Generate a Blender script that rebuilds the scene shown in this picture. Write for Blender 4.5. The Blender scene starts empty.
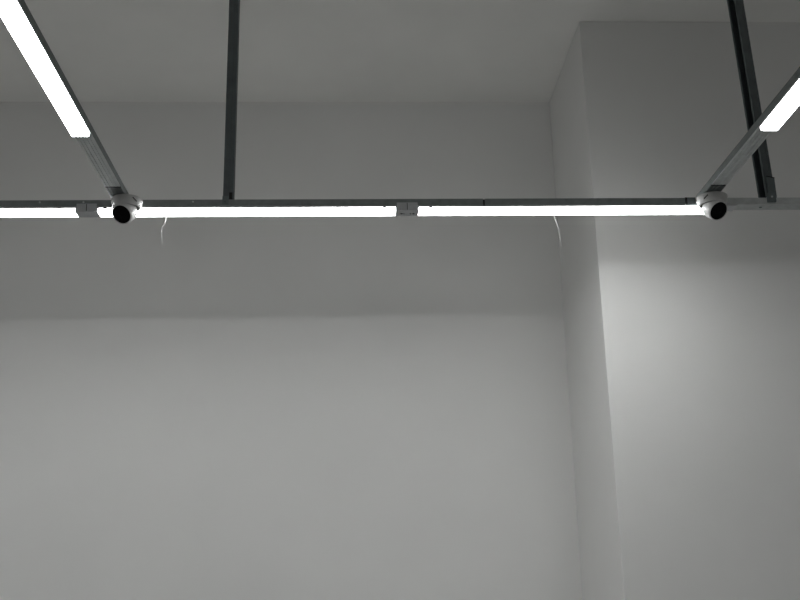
import bpy, bmesh, math, random
from mathutils import Vector, Matrix

random.seed(4)
scene = bpy.context.scene
COL = scene.collection
PI = math.pi

# ------------------------------------------------------------------ camera
PITCH, YAW, ROLL, FOCAL_PX = 0.2931, 0.0441, -0.0204, 1050.0
F = Vector((math.sin(YAW) * math.cos(PITCH), math.cos(YAW) * math.cos(PITCH), math.sin(PITCH)))
R0 = Vector((math.cos(YAW), -math.sin(YAW), 0))
U0 = R0.cross(F)
R = R0 * math.cos(ROLL) + U0 * math.sin(ROLL)
U = -R0 * math.sin(ROLL) + U0 * math.cos(ROLL)
cam_data = bpy.data.cameras.new('view_camera')
cam = bpy.data.objects.new('view_camera', cam_data)
COL.objects.link(cam)
m = Matrix((R, U, -F)).transposed().to_4x4()
m.translation = (0, 0, 1.6)
cam.matrix_world = m
cam_data.sensor_width = 36.0
cam_data.lens = 36.0 * FOCAL_PX / 800.0
cam_data.clip_start = 0.05
scene.camera = cam

# ------------------------------------------------------------------ world, light levels, exposure
world = bpy.data.worlds.new('world')
scene.world = world
world.use_nodes = True
world.node_tree.nodes['Background'].inputs[0].default_value = (0.9, 0.95, 1.0, 1)
world.node_tree.nodes['Background'].inputs[1].default_value = 0.0
scene.view_settings.view_transform = 'Standard'
scene.view_settings.look = 'None'
scene.view_settings.gamma = 1.0
scene.view_settings.use_curve_mapping = False
scene.view_settings.exposure = 0.0

LAMP_EMIT = 26.0      # diffuser surface
SPOT_W = 0.22          # per emitter in a lamp's LED row
FILL_W = 9.0         # each unseen light added behind the viewer for ambient

# ------------------------------------------------------------------ places (metres)
CZ = 1.6                       # eye height
ZL = CZ + 1.55                 # underside of the lamps
ZT0, ZT1 = ZL + 0.02, ZL + 0.05  # trunking underside / top
D = 3.929                      # main trunking run
HW = 0.03                      # half width of the trunking
XL, XR = -0.9107, 1.4031       # the two side runs
DW, DP, XP = 5.389, 4.536, 1.116  # back wall, protruding wall front, its left side
HC = CZ + 2.804                # ceiling
X0, X1, Y0 = -4.2, 4.4, -5.0   # room limits
LAMP_LEN = 1.18


def fill_light(x, y, along_y, w):  # unseen fill light, added without a lamp body
    ld = bpy.data.lights.new('added_fill_light', 'AREA')
    ld.shape = 'RECTANGLE'
    ld.size, ld.size_y = (0.06, 1.18) if along_y else (1.18, 0.06)
    ld.energy = w
    ld.color = (0.99, 1.0, 1.0)
    o = bpy.data.objects.new('added_fill_light', ld)
    o.location = (x, y, ZL)
    COL.objects.link(o)


for (lx, ly, al) in ((-2.6, -1.0, False), (-0.5, -1.0, False), (0.8, -1.0, False), (2.8, -1.0, False)):
    fill_light(lx, ly, al, FILL_W)
fill_light(-2.96, D, False, 5.5)   # added unseen light left of view, lifts the protruding wall's side face


# ------------------------------------------------------------------ materials
def mat(name, color, rough=0.6, metal=0.0, noise=None, bump=None, spec=0.5):
    mt = bpy.data.materials.new(name)
    mt.use_nodes = True
    nt = mt.node_tree
    b = nt.nodes['Principled BSDF']
    b.inputs['Base Color'].default_value = (*color, 1)
    b.inputs['Roughness'].default_value = rough
    b.inputs['Metallic'].default_value = metal
    b.inputs['Specular IOR Level'].default_value = spec
    tc = nt.nodes.new('ShaderNodeTexCoord')
    if noise:
        sc, amt, stretch = noise
        mp = nt.nodes.new('ShaderNodeMapping')
        mp.inputs['Scale'].default_value = stretch
        nt.links.new(tc.outputs['Object'], mp.inputs[0])
        n = nt.nodes.new('ShaderNodeTexNoise')
        n.inputs['Scale'].default_value = sc
        n.inputs['Detail'].default_value = 5
        nt.links.new(mp.outputs[0], n.inputs['Vector'])
        r = nt.nodes.new('ShaderNodeValToRGB')
        r.color_ramp.elements[0].position = 0.3
        r.color_ramp.elements[1].position = 0.7
        r.color_ramp.elements[0].color = (*[max(0, c * (1 - amt)) for c in color], 1)
        r.color_ramp.elements[1].color = (*[min(1, c * (1 + amt)) for c in color], 1)
        nt.links.new(n.outputs['Fac'], r.inputs[0])
        nt.links.new(r.outputs[0], b.inputs['Base Color'])
    if bump:
        sc, st = bump
        n = nt.nodes.new('ShaderNodeTexNoise')
        n.inputs['Scale'].default_value = sc
        n.inputs['Detail'].default_value = 4
        nt.links.new(tc.outputs['Object'], n.inputs['Vector'])
        bp = nt.nodes.new('ShaderNodeBump')
        bp.inputs['Strength'].default_value = st
        bp.inputs['Distance'].default_value = 0.01
        nt.links.new(n.outputs['Fac'], bp.inputs['Height'])
        nt.links.new(bp.outputs[0], b.inputs['Normal'])
    return mt


M = {}
M['wall'] = mat('white_wall_paint', (0.75, 0.748, 0.735), 0.85, noise=(1.6, 0.025, (1, 1, 1)), bump=(3.0, 0.12), spec=0.15)
M['ceiling'] = mat('white_ceiling_paint', (0.81, 0.807, 0.782), 0.9, noise=(2.2, 0.03, (1, 1, 1)), bump=(4.0, 0.15), spec=0.1)
M['floor'] = mat('grey_floor', (0.46, 0.46, 0.452), 0.6, noise=(3, 0.06, (1, 1, 1)))
M['channel'] = mat('dark_galvanised_steel', (0.13, 0.145, 0.145), 0.5, 0.5, noise=(30, 0.15, (1, 1, 1)))
M['main_channel'] = mat('galvanised_steel_trunking', (0.22, 0.24, 0.24), 0.5, 0.5, noise=(30, 0.15, (1, 1, 1)))
M['cover'] = mat('galvanised_cover', (0.50, 0.52, 0.52), 0.5, 0.5, noise=(40, 0.10, (1, 1, 1)))
M['strut'] = mat('dark_grey_strut', (0.105, 0.122, 0.126), 0.55, 0.3, noise=(25, 0.12, (1, 1, 1)))
M['bracket'] = mat('grey_bracket_steel', (0.14, 0.165, 0.17), 0.5, 0.4, noise=(25, 0.1, (1, 1, 1)))
M['black'] = mat('black_rubber', (0.008, 0.008, 0.008), 0.7, noise=(20, 0.1, (1, 1, 1)))
M['bolt'] = mat('bright_zinc', (0.55, 0.57, 0.57), 0.35, 0.8, noise=(60, 0.08, (1, 1, 1)))
M['plate'] = mat('grey_plastic', (0.46, 0.47, 0.485), 0.55, noise=(30, 0.05, (1, 1, 1)))
M['plastic'] = mat('white_plastic', (0.50, 0.50, 0.495), 0.38, noise=(15, 0.02, (1, 1, 1)))
M['glass'] = mat('black_lens_glass', (0.003, 0.003, 0.003), 0.2, noise=(5, 0.1, (1, 1, 1)), spec=0.06)
M['thread'] = mat('pale_thread', (0.45, 0.45, 0.44), 0.8, noise=(30, 0.05, (1, 1, 1)))


def emit_mat(name, color, strength):
    mt = bpy.data.materials.new(name)
    mt.use_nodes = True
    nt = mt.node_tree
    nt.nodes.clear()
    out = nt.nodes.new('ShaderNodeOutputMaterial')
    e = nt.nodes.new('ShaderNodeEmission')
    e.inputs[0].default_value = (*color, 1)
    e.inputs[1].default_value = strength
    nt.links.new(e.outputs[0], out.inputs[0])
    return mt


M['led'] = emit_mat('lit_diffuser', (0.99, 1.0, 1.0), LAMP_EMIT)


# ------------------------------------------------------------------ helpers
def add_box(bm, lo, hi, mtx=None, bevel=0.0):
    t = bmesh.new()
    bmesh.ops.create_cube(t, size=1.0)
    c = [(a + b) / 2 for a, b in zip(lo, hi)]
    s = [abs(b - a) for a, b in zip(lo, hi)]
    for v in t.verts:
        v.co = Vector((v.co.x * s[0] + c[0], v.co.y * s[1] + c[1], v.co.z * s[2] + c[2]))
    if bevel:
        bmesh.ops.bevel(t, geom=list(t.edges), offset=bevel, segments=2, affect='EDGES', profile=0.6)
    merge(bm, t, mtx)


def merge(bm, t, mtx=None):
    if mtx is not None:
        bmesh.ops.transform(t, matrix=mtx, verts=t.verts)
    me = bpy.data.meshes.new('scratch')
    t.to_mesh(me)
    t.free()
    bm.from_mesh(me)
    bpy.data.meshes.remove(me)


def add_prism(bm, prof, a, b, mtx=None):
    """closed profile [(u, w)] swept along local x from a to b: point = (x, u, w)"""
    t = bmesh.new()
    va = [t.verts.new((a, u, w)) for u, w in prof]
    vb = [t.verts.new((b, u, w)) for u, w in prof]
    n = len(prof)
    for i in range(n):
        j = (i + 1) % n
        t.faces.new((va[i], va[j], vb[j], vb[i]))
    fa = t.faces.new(list(reversed(va)))
    fb = t.faces.new(vb)
    bmesh.ops.triangulate(t, faces=[fa, fb])
    bmesh.ops.recalc_face_normals(t, faces=t.faces)
    merge(bm, t, mtx)


def add_lathe(bm, prof, mtx=None, seg=48):
    """profile [(r, z)] around local z; r == 0 closes the end"""
    t = bmesh.new()
    rings = []
    for r, z in prof:
        if r <= 1e-6:
            rings.append([t.verts.new((0, 0, z))])
        else:
            rings.append([t.verts.new((r * math.cos(2 * PI * k / seg), r * math.sin(2 * PI * k / seg), z)) for k in range(seg)])
    for p, q in zip(rings[:-1], rings[1:]):
        for k in range(seg):
            l = (k + 1) % seg
            if len(p) == 1 and len(q) == 1:
                continue
            if len(p) == 1:
                t.faces.new((p[0], q[k], q[l]))
            elif len(q) == 1:
                t.faces.new((p[k], q[0], p[l]))
            else:
                t.faces.new((p[k], q[k], q[l], p[l]))
    bmesh.ops.recalc_face_normals(t, faces=t.faces)
    merge(bm, t, mtx)


def obj(name, bm, material, parent=None, smooth=None, loc=None):
    me = bpy.data.meshes.new(name)
    bm.to_mesh(me)
    bm.free()
    me.materials.append(M[material])
    if smooth:
        me.set_sharp_from_angle(angle=math.radians(smooth))
        for p in me.polygons:
            p.use_smooth = True
        me.set_sharp_from_angle(angle=math.radians(smooth))
    o = bpy.data.objects.new(name, me)
    COL.objects.link(o)
    if parent:
        o.parent = parent
    if loc is not None:
        o.location = loc
    return o


def thing(name, label, cat, loc=(0, 0, 0), rot=(0, 0, 0), group=None):
    o = bpy.data.objects.new(name, None)
    o.empty_display_size = 0.1
    COL.objects.link(o)
    o.location = loc
    o.rotation_euler = rot
    tag(o, label, cat, group)
    return o


def tag(o, label, cat, group=None):
    o['label'] = label
    o['category'] = cat
    if group:
        o['group'] = group


def struct(name, bm, material, label=None):
    o = obj(name, bm, material)
    o['kind'] = 'structure'
    if label:
        o['label'] = label
        o['category'] = name.split('_')[0]
    return o


# ------------------------------------------------------------------ room shell
T = 0.15
bm = bmesh.new(); add_box(bm, (X0 - T, Y0 - T, -T), (X1 + T, DW + T, 0))
struct('floor', bm, 'floor', 'grey floor of the bare white room')
bm = bmesh.new(); add_box(bm, (X0 - T, Y0 - T, HC), (X1 + T, DW + T, HC + T))
struct('ceiling', bm, 'ceiling', 'bare white painted ceiling above the lamps')
bm = bmesh.new(); add_box(bm, (X0 - T, DW, 0), (X1 + T, DW + T, HC))
struct('wall_back', bm, 'wall', 'plain white back wall left of the protruding wall')
bm = bmesh.new()
for lo, hi in (((XP, DP, 0), (X1, DW, HC)),):
    add_box(bm, lo, hi, bevel=0.004)
struct('wall_pier', bm, 'wall', 'protruding white wall section at the right, in front of the back wall')
bm = bmesh.new(); add_box(bm, (X0 - T, Y0, 0), (X0, DW, HC))
struct('wall_left', bm, 'wall', 'white left side wall of the room')
bm = bmesh.new(); add_box(bm, (X1, Y0, 0), (X1 + T, DW, HC))
struct('wall_right', bm, 'wall', 'white right side wall of the room')
bm = bmesh.new(); add_box(bm, (X0 - T, Y0 - T, 0), (X1 + T, Y0, HC))
struct('wall_front', bm, 'wall', 'white front wall behind the viewer')

# ------------------------------------------------------------------ trunking
t_ = 0.002
ZC_ = 0.0031   # the snap-on cover sits below the channel
CH = [(-HW, ZC_), (-HW, 0.03), (HW, 0.03), (HW, ZC_), (HW - 0.008, ZC_), (HW - 0.008, ZC_ + t_), (HW - t_, ZC_ + t_), (HW - t_, 0.03 - t_),
      (-HW + t_, 0.03 - t_), (-HW + t_, ZC_ + t_), (-HW + 0.008, ZC_ + t_), (-HW + 0.008, ZC_)]


def cover_profile():
    """ribbed strip that closes the channel from below"""
    w = HW - 0.0005
    pts = [(-w, 0.003), (-w, 0.0)]
    for c in (-0.019, -0.0075, 0.0075, 0.019):
        pts += [(c - 0.0022, 0.0), (c - 0.0020, 0.0026), (c + 0.0020, 0.0026), (c + 0.0022, 0.0)]
    pts += [(w, 0.0), (w, 0.003)]
    return pts


COV = cover_profile()


def rivet(parent, x, y, z, r=0.004, name='rivet', material='bolt', axis='y'):
    b = bmesh.new()
    mtx = Matrix.Translation((x, y, z)) @ (Matrix.Rotation(PI / 2, 4, 'X') if axis == 'y' else Matrix.Rotation(PI, 4, 'X'))
    add_lathe(b, [(r, 0), (r, 0.0012), (r * 0.6, 0.0024), (0, 0.0028)], mtx, 20)
    return obj(name, b, material, parent, 40)


# main run, along x (local origin at its left end, underside level)
XA, XB, XJ = -3.7, 3.6, 0.517
main = thing('lighting_trunking', 'long dark steel trunking running across the photo under three lamps', 'trunking', (0, D, ZT0))
for a, b, m_ in ((XA, XJ - 0.0035, 'main_channel'), (XJ + 0.0035, 1.466, 'main_channel'), (1.468, XB, 'cover')):
    k = bmesh.new(); add_prism(k, CH, a, b); obj('channel', k, m_, main)
    k = bmesh.new(); add_prism(k, COV, a, b); obj('cover_strip', k, 'cover', main)
k = bmesh.new(); add_box(k, (XJ - 0.05, -HW + 0.0024, 0.0056), (XJ + 0.05, HW - 0.0024, 0.0275))
obj('coupler', k, 'black', main)
for a, b in ((XA - 0.003, XA), (XB, XB + 0.003)):
    k = bmesh.new(); add_box(k, (a, -HW, 0), (b, HW, 0.03)); obj('end_plate', k, 'channel', main)
for x in (-0.641, -1.07, -1.24):
    rivet(main, x, -HW, 0.021)
# joint clip on the front face beside the right camera
k = bmesh.new(); add_box(k, (1.333, -HW - 0.004, 0.0005), (1.385, -HW, 0.0308), bevel=0.001)
clip = obj('joint_clip', k, 'bracket', main)
k = bmesh.new(); add_box(k, (1.333, -HW - 0.0052, 0.001), (1.341, -HW - 0.004, 0.0303)); obj('clip_slot', k, 'black', clip)


def side_run(x, label, other_end):
    th = thing('lighting_trunking', label, 'trunking', (x, D - HW - 0.001, ZT0), (0, 0, -PI / 2))
    L = D - HW - other_end
    k = bmesh.new(); add_prism(k, CH, 0, L); obj('channel', k, 'channel', th)
    k = bmesh.new(); add_prism(k, COV, 0.204, L); obj('cover_strip', k, 'cover', th)
    # second, shorter piece of cover next to the camera, a dark gap before it
    k = bmesh.new(); add_prism(k, COV, 0.04, 0.192); obj('cover_strip', k, 'channel', th)
    k = bmesh.new(); add_box(k, (0.1925, -HW + 0.001, 0.0012), (0.2035, HW - 0.001, 0.003)); obj('cover_gap', k, 'black', th)
    k = bmesh.new(); add_box(k, (L, -HW, 0), (L + 0.003, HW, 0.03)); obj('end_plate', k, 'channel', th)
    return th


side_run(XL, 'steel trunking running towards the viewer from the left camera', -1.2)
side_run(XR, 'steel trunking running towards the viewer from the right camera', -1.2)

# ------------------------------------------------------------------ lamps
LEDP = [(-0.0295, 0.0152), (-0.0295, 0.004), (-0.0275, 0.001), (-0.0245, 0.0), (0.0245, 0.0), (0.0275, 0.001), (0.0295, 0.004), (0.0295, 0.0152)]


def lamp(label, loc, rotz, clips):
    """origin at the lamp's start, underside level; runs along local +x"""
    th = thing('linear_lamp', label, 'lamp', loc, (0, 0, rotz), 'linear lamps under the trunking')
    k = bmesh.new(); add_prism(k, LEDP, 0.003, LAMP_LEN - 0.003); obj('diffuser', k, 'led', th)
    k = bmesh.new(); add_box(k, (0.0, -0.0297, 0.0153), (LAMP_LEN, 0.0297, 0.0198)); obj('mounting_tray', k, 'channel', th)
    for a in (0.0, LAMP_LEN - 0.003):
        k = bmesh.new(); add_prism(k, LEDP, a, a + 0.003); obj('end_cap', k, 'plastic', th)
    for c in clips:
        k = bmesh.new(); add_box(k, (c - 0.006, -HW - 0.0015, 0.0115), (c + 0.006, -0.0298, 0.0198), bevel=0.001)
        obj('mounting_clip', k, 'black', th)
    n = 6
    for i in range(n):
        ld = bpy.data.lights.new('led_light', 'SPOT')
        ld.spot_size = PI
        ld.spot_blend = 0.0
        ld.energy = SPOT_W
        ld.shadow_soft_size = 0.012
        ld.color = (0.99, 1.0, 1.0)
        o = bpy.data.objects.new('led_light', ld)
        COL.objects.link(o)
        o.parent = th
        o.location = ((i + 0.5) * LAMP_LEN / n, 0, -0.014)
    return th


lamp('lit white linear lamp cut off by the left photo edge, beyond the left camera', (-2.278, D, ZL), 0, (LAMP_LEN - 0.062,))
lamp('lit white linear lamp along the crosswise trunking, just right of the left camera', (-1.015, D, ZL), 0, (0.03, LAMP_LEN - 0.048))
lamp('lit white linear lamp along the crosswise trunking, just left of the right camera', (0.252, D, ZL), 0, (0.05,))
lamp('lit white linear lamp slanting down from the upper left photo corner', (XL, 3.226, ZL), -PI / 2, ())
lamp('lit white linear lamp slanting in from the right photo edge', (XR, 3.186, ZL), -PI / 2, ())


# ------------------------------------------------------------------ connectors between the lamps
def connector(label, x0, x1, rear, dots, low=0.0):
    th = thing('lamp_connector', label, 'connector', ((x0 + x1) / 2, D, ZL), (0, 0, 0), 'grey connectors between the lamps')
    w = (x1 - x0) / 2 - 0.001
    k = bmesh.new(); add_box(k, (-w, -HW - 0.0015, low), (w, HW, 0.0198), bevel=0.0015); obj('box', k, 'plate', th)
    if rear:
        k = bmesh.new(); add_box(k, (-w, -HW - 0.0022, 0.0198), (w, -HW - 0.0003, 0.034)); obj('flange', k, 'plate', th)
        k = bmesh.new(); add_box(k, (-0.0012, -HW - 0.0028, 0.003), (0.0012, -HW - 0.0015, 0.032)); obj('seam', k, 'black', th)
    for (dx, dy, r) in dots:
        rivet(th, dx, dy, 0.0, r, 'screw', 'black', axis='z')
    return th


connector('grey connector between the lamps left of the left camera', -1.097, -1.016, True, ())
connector('grey screwed connector between the two middle lamps', 0.166, 0.251, True,
          ((-0.022, 0.002, 0.0045), (-0.012, 0.003, 0.0025), (0.014, 0.003, 0.003), (0.026, 0.002, 0.0045)))
connector('pale grey end connector just right of the right camera', 1.433, 1.545, False, (), 0.0145)


# ------------------------------------------------------------------ ceiling hangers
def strut_profile(s=0.0205, t=0.0025, lip=0.008):
    # C channel, open towards -u
    return [(-s, -s), (0.20 * s, -s), (0.22 * s, -s + 0.0015), (0.42 * s, -s + 0.0015), (0.44 * s, -s), (s, -s), (s, s), (-s, s), (-s, s - lip), (-s + t, s - lip), (-s + t, s - t), (s - t, s - t), (s - t, -s + t),
            (-s + t, -s + t), (-s + t, -s + lip), (-s, -s + lip)]


def hanger(label, base, lean, rotz, foot, s=0.0205):
    """base: bottom of the strut on the trunking; lean: sideways drift in x per metre of height"""
    th = thing('ceiling_hanger', label, 'hanger', base, (0, 0, 0), 'steel hangers between ceiling and trunking')
    h = HC - base[2]
    k = bmesh.new()
    # sweep along +x, then stand it upright
    up = Matrix(((0, 1, 0, 0), (0, 0, 1, 0), (1, 0, 0, 0), (0, 0, 0, 1)))
    shear = Matrix(((1, 0, lean, 0), (0, 1, 0, 0), (0, 0, 1, 0), (0, 0, 0, 1)))
    tr = shear @ Matrix.Rotation(rotz, 4, 'Z') @ up
    add_prism(k, strut_profile(s), 0, h - 0.006, tr)
    obj('strut', k, 'strut', th)
    k = bmesh.new()
    add_box(k, (lean * h - 0.06, -0.05, h - 0.006), (lean * h + 0.06, 0.05, h), bevel=0.001)
    obj('ceiling_plate', k, 'bracket', th)
    foot(th)
    return th


FY = -HW + 0.0205   # strut centre so that its front is flush with the trunking front


def foot_left(th):
    k = bmesh.new(); add_box(k, (-0.0225, -0.0232, -0.0225), (0.003, -0.0207, 0.014), bevel=0.0006); p = obj('foot_tab', k, 'bracket', th)
    k = bmesh.new(); add_box(k, (0.004, -0.0222, 0.001), (0.0165, -0.0207, 0.03)); obj('foot_notch', k, 'black', th)
    rivet(p, -0.011, -0.0232, -0.010, 0.004, 'bolt_head', 'strut')


def foot_right(th):
    rz = Matrix.Rotation(RZ, 4, 'Z')
    fy = -0.0236
    k = bmesh.new(); add_box(k, (-0.016, fy - 0.003, 0.001), (0.0262, fy, 0.092), rz, bevel=0.0006)
    p = obj('foot_bracket', k, 'bracket', th)
    k = bmesh.new(); add_box(k, (-0.016, fy - 0.0038, 0.089), (0.0266, fy + 0.0004, 0.093), rz); obj('bracket_edge', k, 'black', p)
    k = bmesh.new(); add_box(k, (-0.012, -0.034, -0.021), (0.022, -0.0238, 0.016)); obj('foot_tab', k, 'bracket', th)
    rivet(p, 0.006, -0.034, 0.000, 0.004, 'bolt_head', 'cover')
    rivet(th, -0.030, 0.007, -0.030, 0.006, 'bolt_head', 'bracket', axis='z')
    for z in (0.2, 0.46):
        b = bmesh.new()
        mtx = Matrix.Translation((-0.031 * z, 0, 0)) @ rz @ Matrix.Translation((0.016, fy, z)) @ Matrix.Rotation(PI / 2, 4, 'X')
        add_lathe(b, [(0.006, 0), (0.006, 0.002), (0.003, 0.004), (0, 0.004)], mtx, 16)
        obj('bolt_head', b, 'bracket', th, 40)


RZ = math.radians(24)
hanger('dark steel hanger dropping to the trunking right of the left camera', (-0.503, D + FY, ZT1), 0.0, 0.0, foot_left)
hanger('leaning dark steel hanger behind the right slanting trunking', (1.682, D - HW + 0.0235, ZT1), -0.031, RZ, foot_right, 0.0235)


# ------------------------------------------------------------------ turret cameras
def turret_camera(label, loc, sx):
    th = thing('security_camera', label, 'camera', loc, (0, 0, 0), 'white turret cameras under the trunking')
    k = bmesh.new()
    add_lathe(k, [(0, 0), (0.0560, 0), (0.0585, -0.0015), (0.0595, -0.005), (0.0592, -0.010), (0.0580, -0.018), (0.0562, -0.026), (0.0545, -0.032),
                  (0.0520, -0.0357), (0.0485, -0.0370), (0.0460, -0.0355), (0.0450, -0.030), (0, -0.030)])
    obj('base_housing', k, 'plastic', th, 35)
    axis = Vector((0.24 * sx, -0.66, -0.60)).normalized()
    q = axis.to_track_quat('Z', 'Y').to_matrix().to_4x4()
    mt = Matrix.Translation((0.002 * sx, -0.004, -0.050 if sx > 0 else -0.052)) @ q
    k = bmesh.new()
    pr = [(0, -0.0435)]
    for i in range(1, 15):
        a = -PI / 2 + i * (PI / 2 + 0.12) / 14
        pr.append((0.0435 * math.cos(a), 0.0435 * math.sin(a)))
    pr += [(0.0430, 0.014), (0.0422, 0.026), (0.0410, 0.032), (0.0390, 0.0350), (0.0375, 0.0350), (0.0368, 0.0335), (0.0366, 0.030), (0, 0.030)]
    add_lathe(k, pr, mt)
    tur = obj('turret', k, 'plastic', th, 40)
    k = bmesh.new(); add_lathe(k, [(0.0363, 0.0302), (0.0363, 0.0338), (0.035, 0.0346), (0.015, 0.0352), (0, 0.0354)], mt)
    win = obj('lens_window', k, 'glass', tur, 30)
    k = bmesh.new(); add_lathe(k, [(0.009, 0.0352), (0.009, 0.0365), (0.007, 0.0372), (0.004, 0.0366), (0, 0.0366)], mt, 32)
    obj('lens', k, 'glass', win, 30)
    # dark ring groove between ball and housing
    k = bmesh.new(); add_lathe(k, [(0.0458, -0.0302), (0.0458, -0.0362), (0.0430, -0.0362), (0.0430, -0.0302)])
    obj('socket_ring', k, 'black', th, 30)
    # slot in the housing for the locking screw, on the side facing the run's middle
    az = math.radians(-48 if sx < 0 else -132)
    k = bmesh.new()
    mm = Matrix.Rotation(az, 4, 'Z') @ Matrix.Translation((0.0580, 0, -0.018)) @ Matrix.Rotation(math.radians(11), 4, 'Y') @ Matrix.Rotation(math.radians(32) * sx, 4, 'X')
    add_box(k, (-0.001, -0.011, -0.0016), (0.0014, 0.011, 0.0016), mm)
    obj('screw_slot', k, 'black', th)
    return th


turret_camera('white turret camera at the left junction, looking down to the left', (XL + 0.029, 3.818, ZT0 - 0.0005), -1)
turret_camera('white turret camera at the right junction, looking down to the right', (XR + 0.009, 3.812, ZT0 - 0.0005), 1)


# ------------------------------------------------------------------ loose threads under the lamps
def thread(label, pts, r=0.00045):
    b = bmesh.new()
    rings = []
    for p in pts:
        rings.append([b.verts.new((p[0] + r * math.cos(a), p[1] + r * math.sin(a), p[2])) for a in (0, PI / 2, PI, 1.5 * PI)])
    for p, q in zip(rings[:-1], rings[1:]):
        for k in range(4):
            b.faces.new((p[k], p[(k + 1) % 4], q[(k + 1) % 4], q[k]))
    b.faces.new(rings[0]); b.faces.new(list(reversed(rings[-1])))
    bmesh.ops.recalc_face_normals(b, faces=b.faces)
    o = obj('loose_thread', b, 'thread')
    tag(o, label, 'thread', 'pale threads hanging from the lamps')
    return o


thread('fine pale thread dangling under the lamp just right of the left camera',
       [(-0.748, D, ZL), (-0.750, D, ZL - 0.022), (-0.752, D, ZL - 0.038), (-0.764, D, ZL - 0.054), (-0.764, D, ZL - 0.075), (-0.761, D, ZL - 0.108)])
thread('fine pale thread dangling under the lamp just left of the right camera',
       [(0.800, D, ZL), (0.803, D, ZL - 0.018), (0.812, D, ZL - 0.050), (0.822, D, ZL - 0.083), (0.820, D, ZL - 0.115), (0.824, D, ZL - 0.142)], 0.0007)
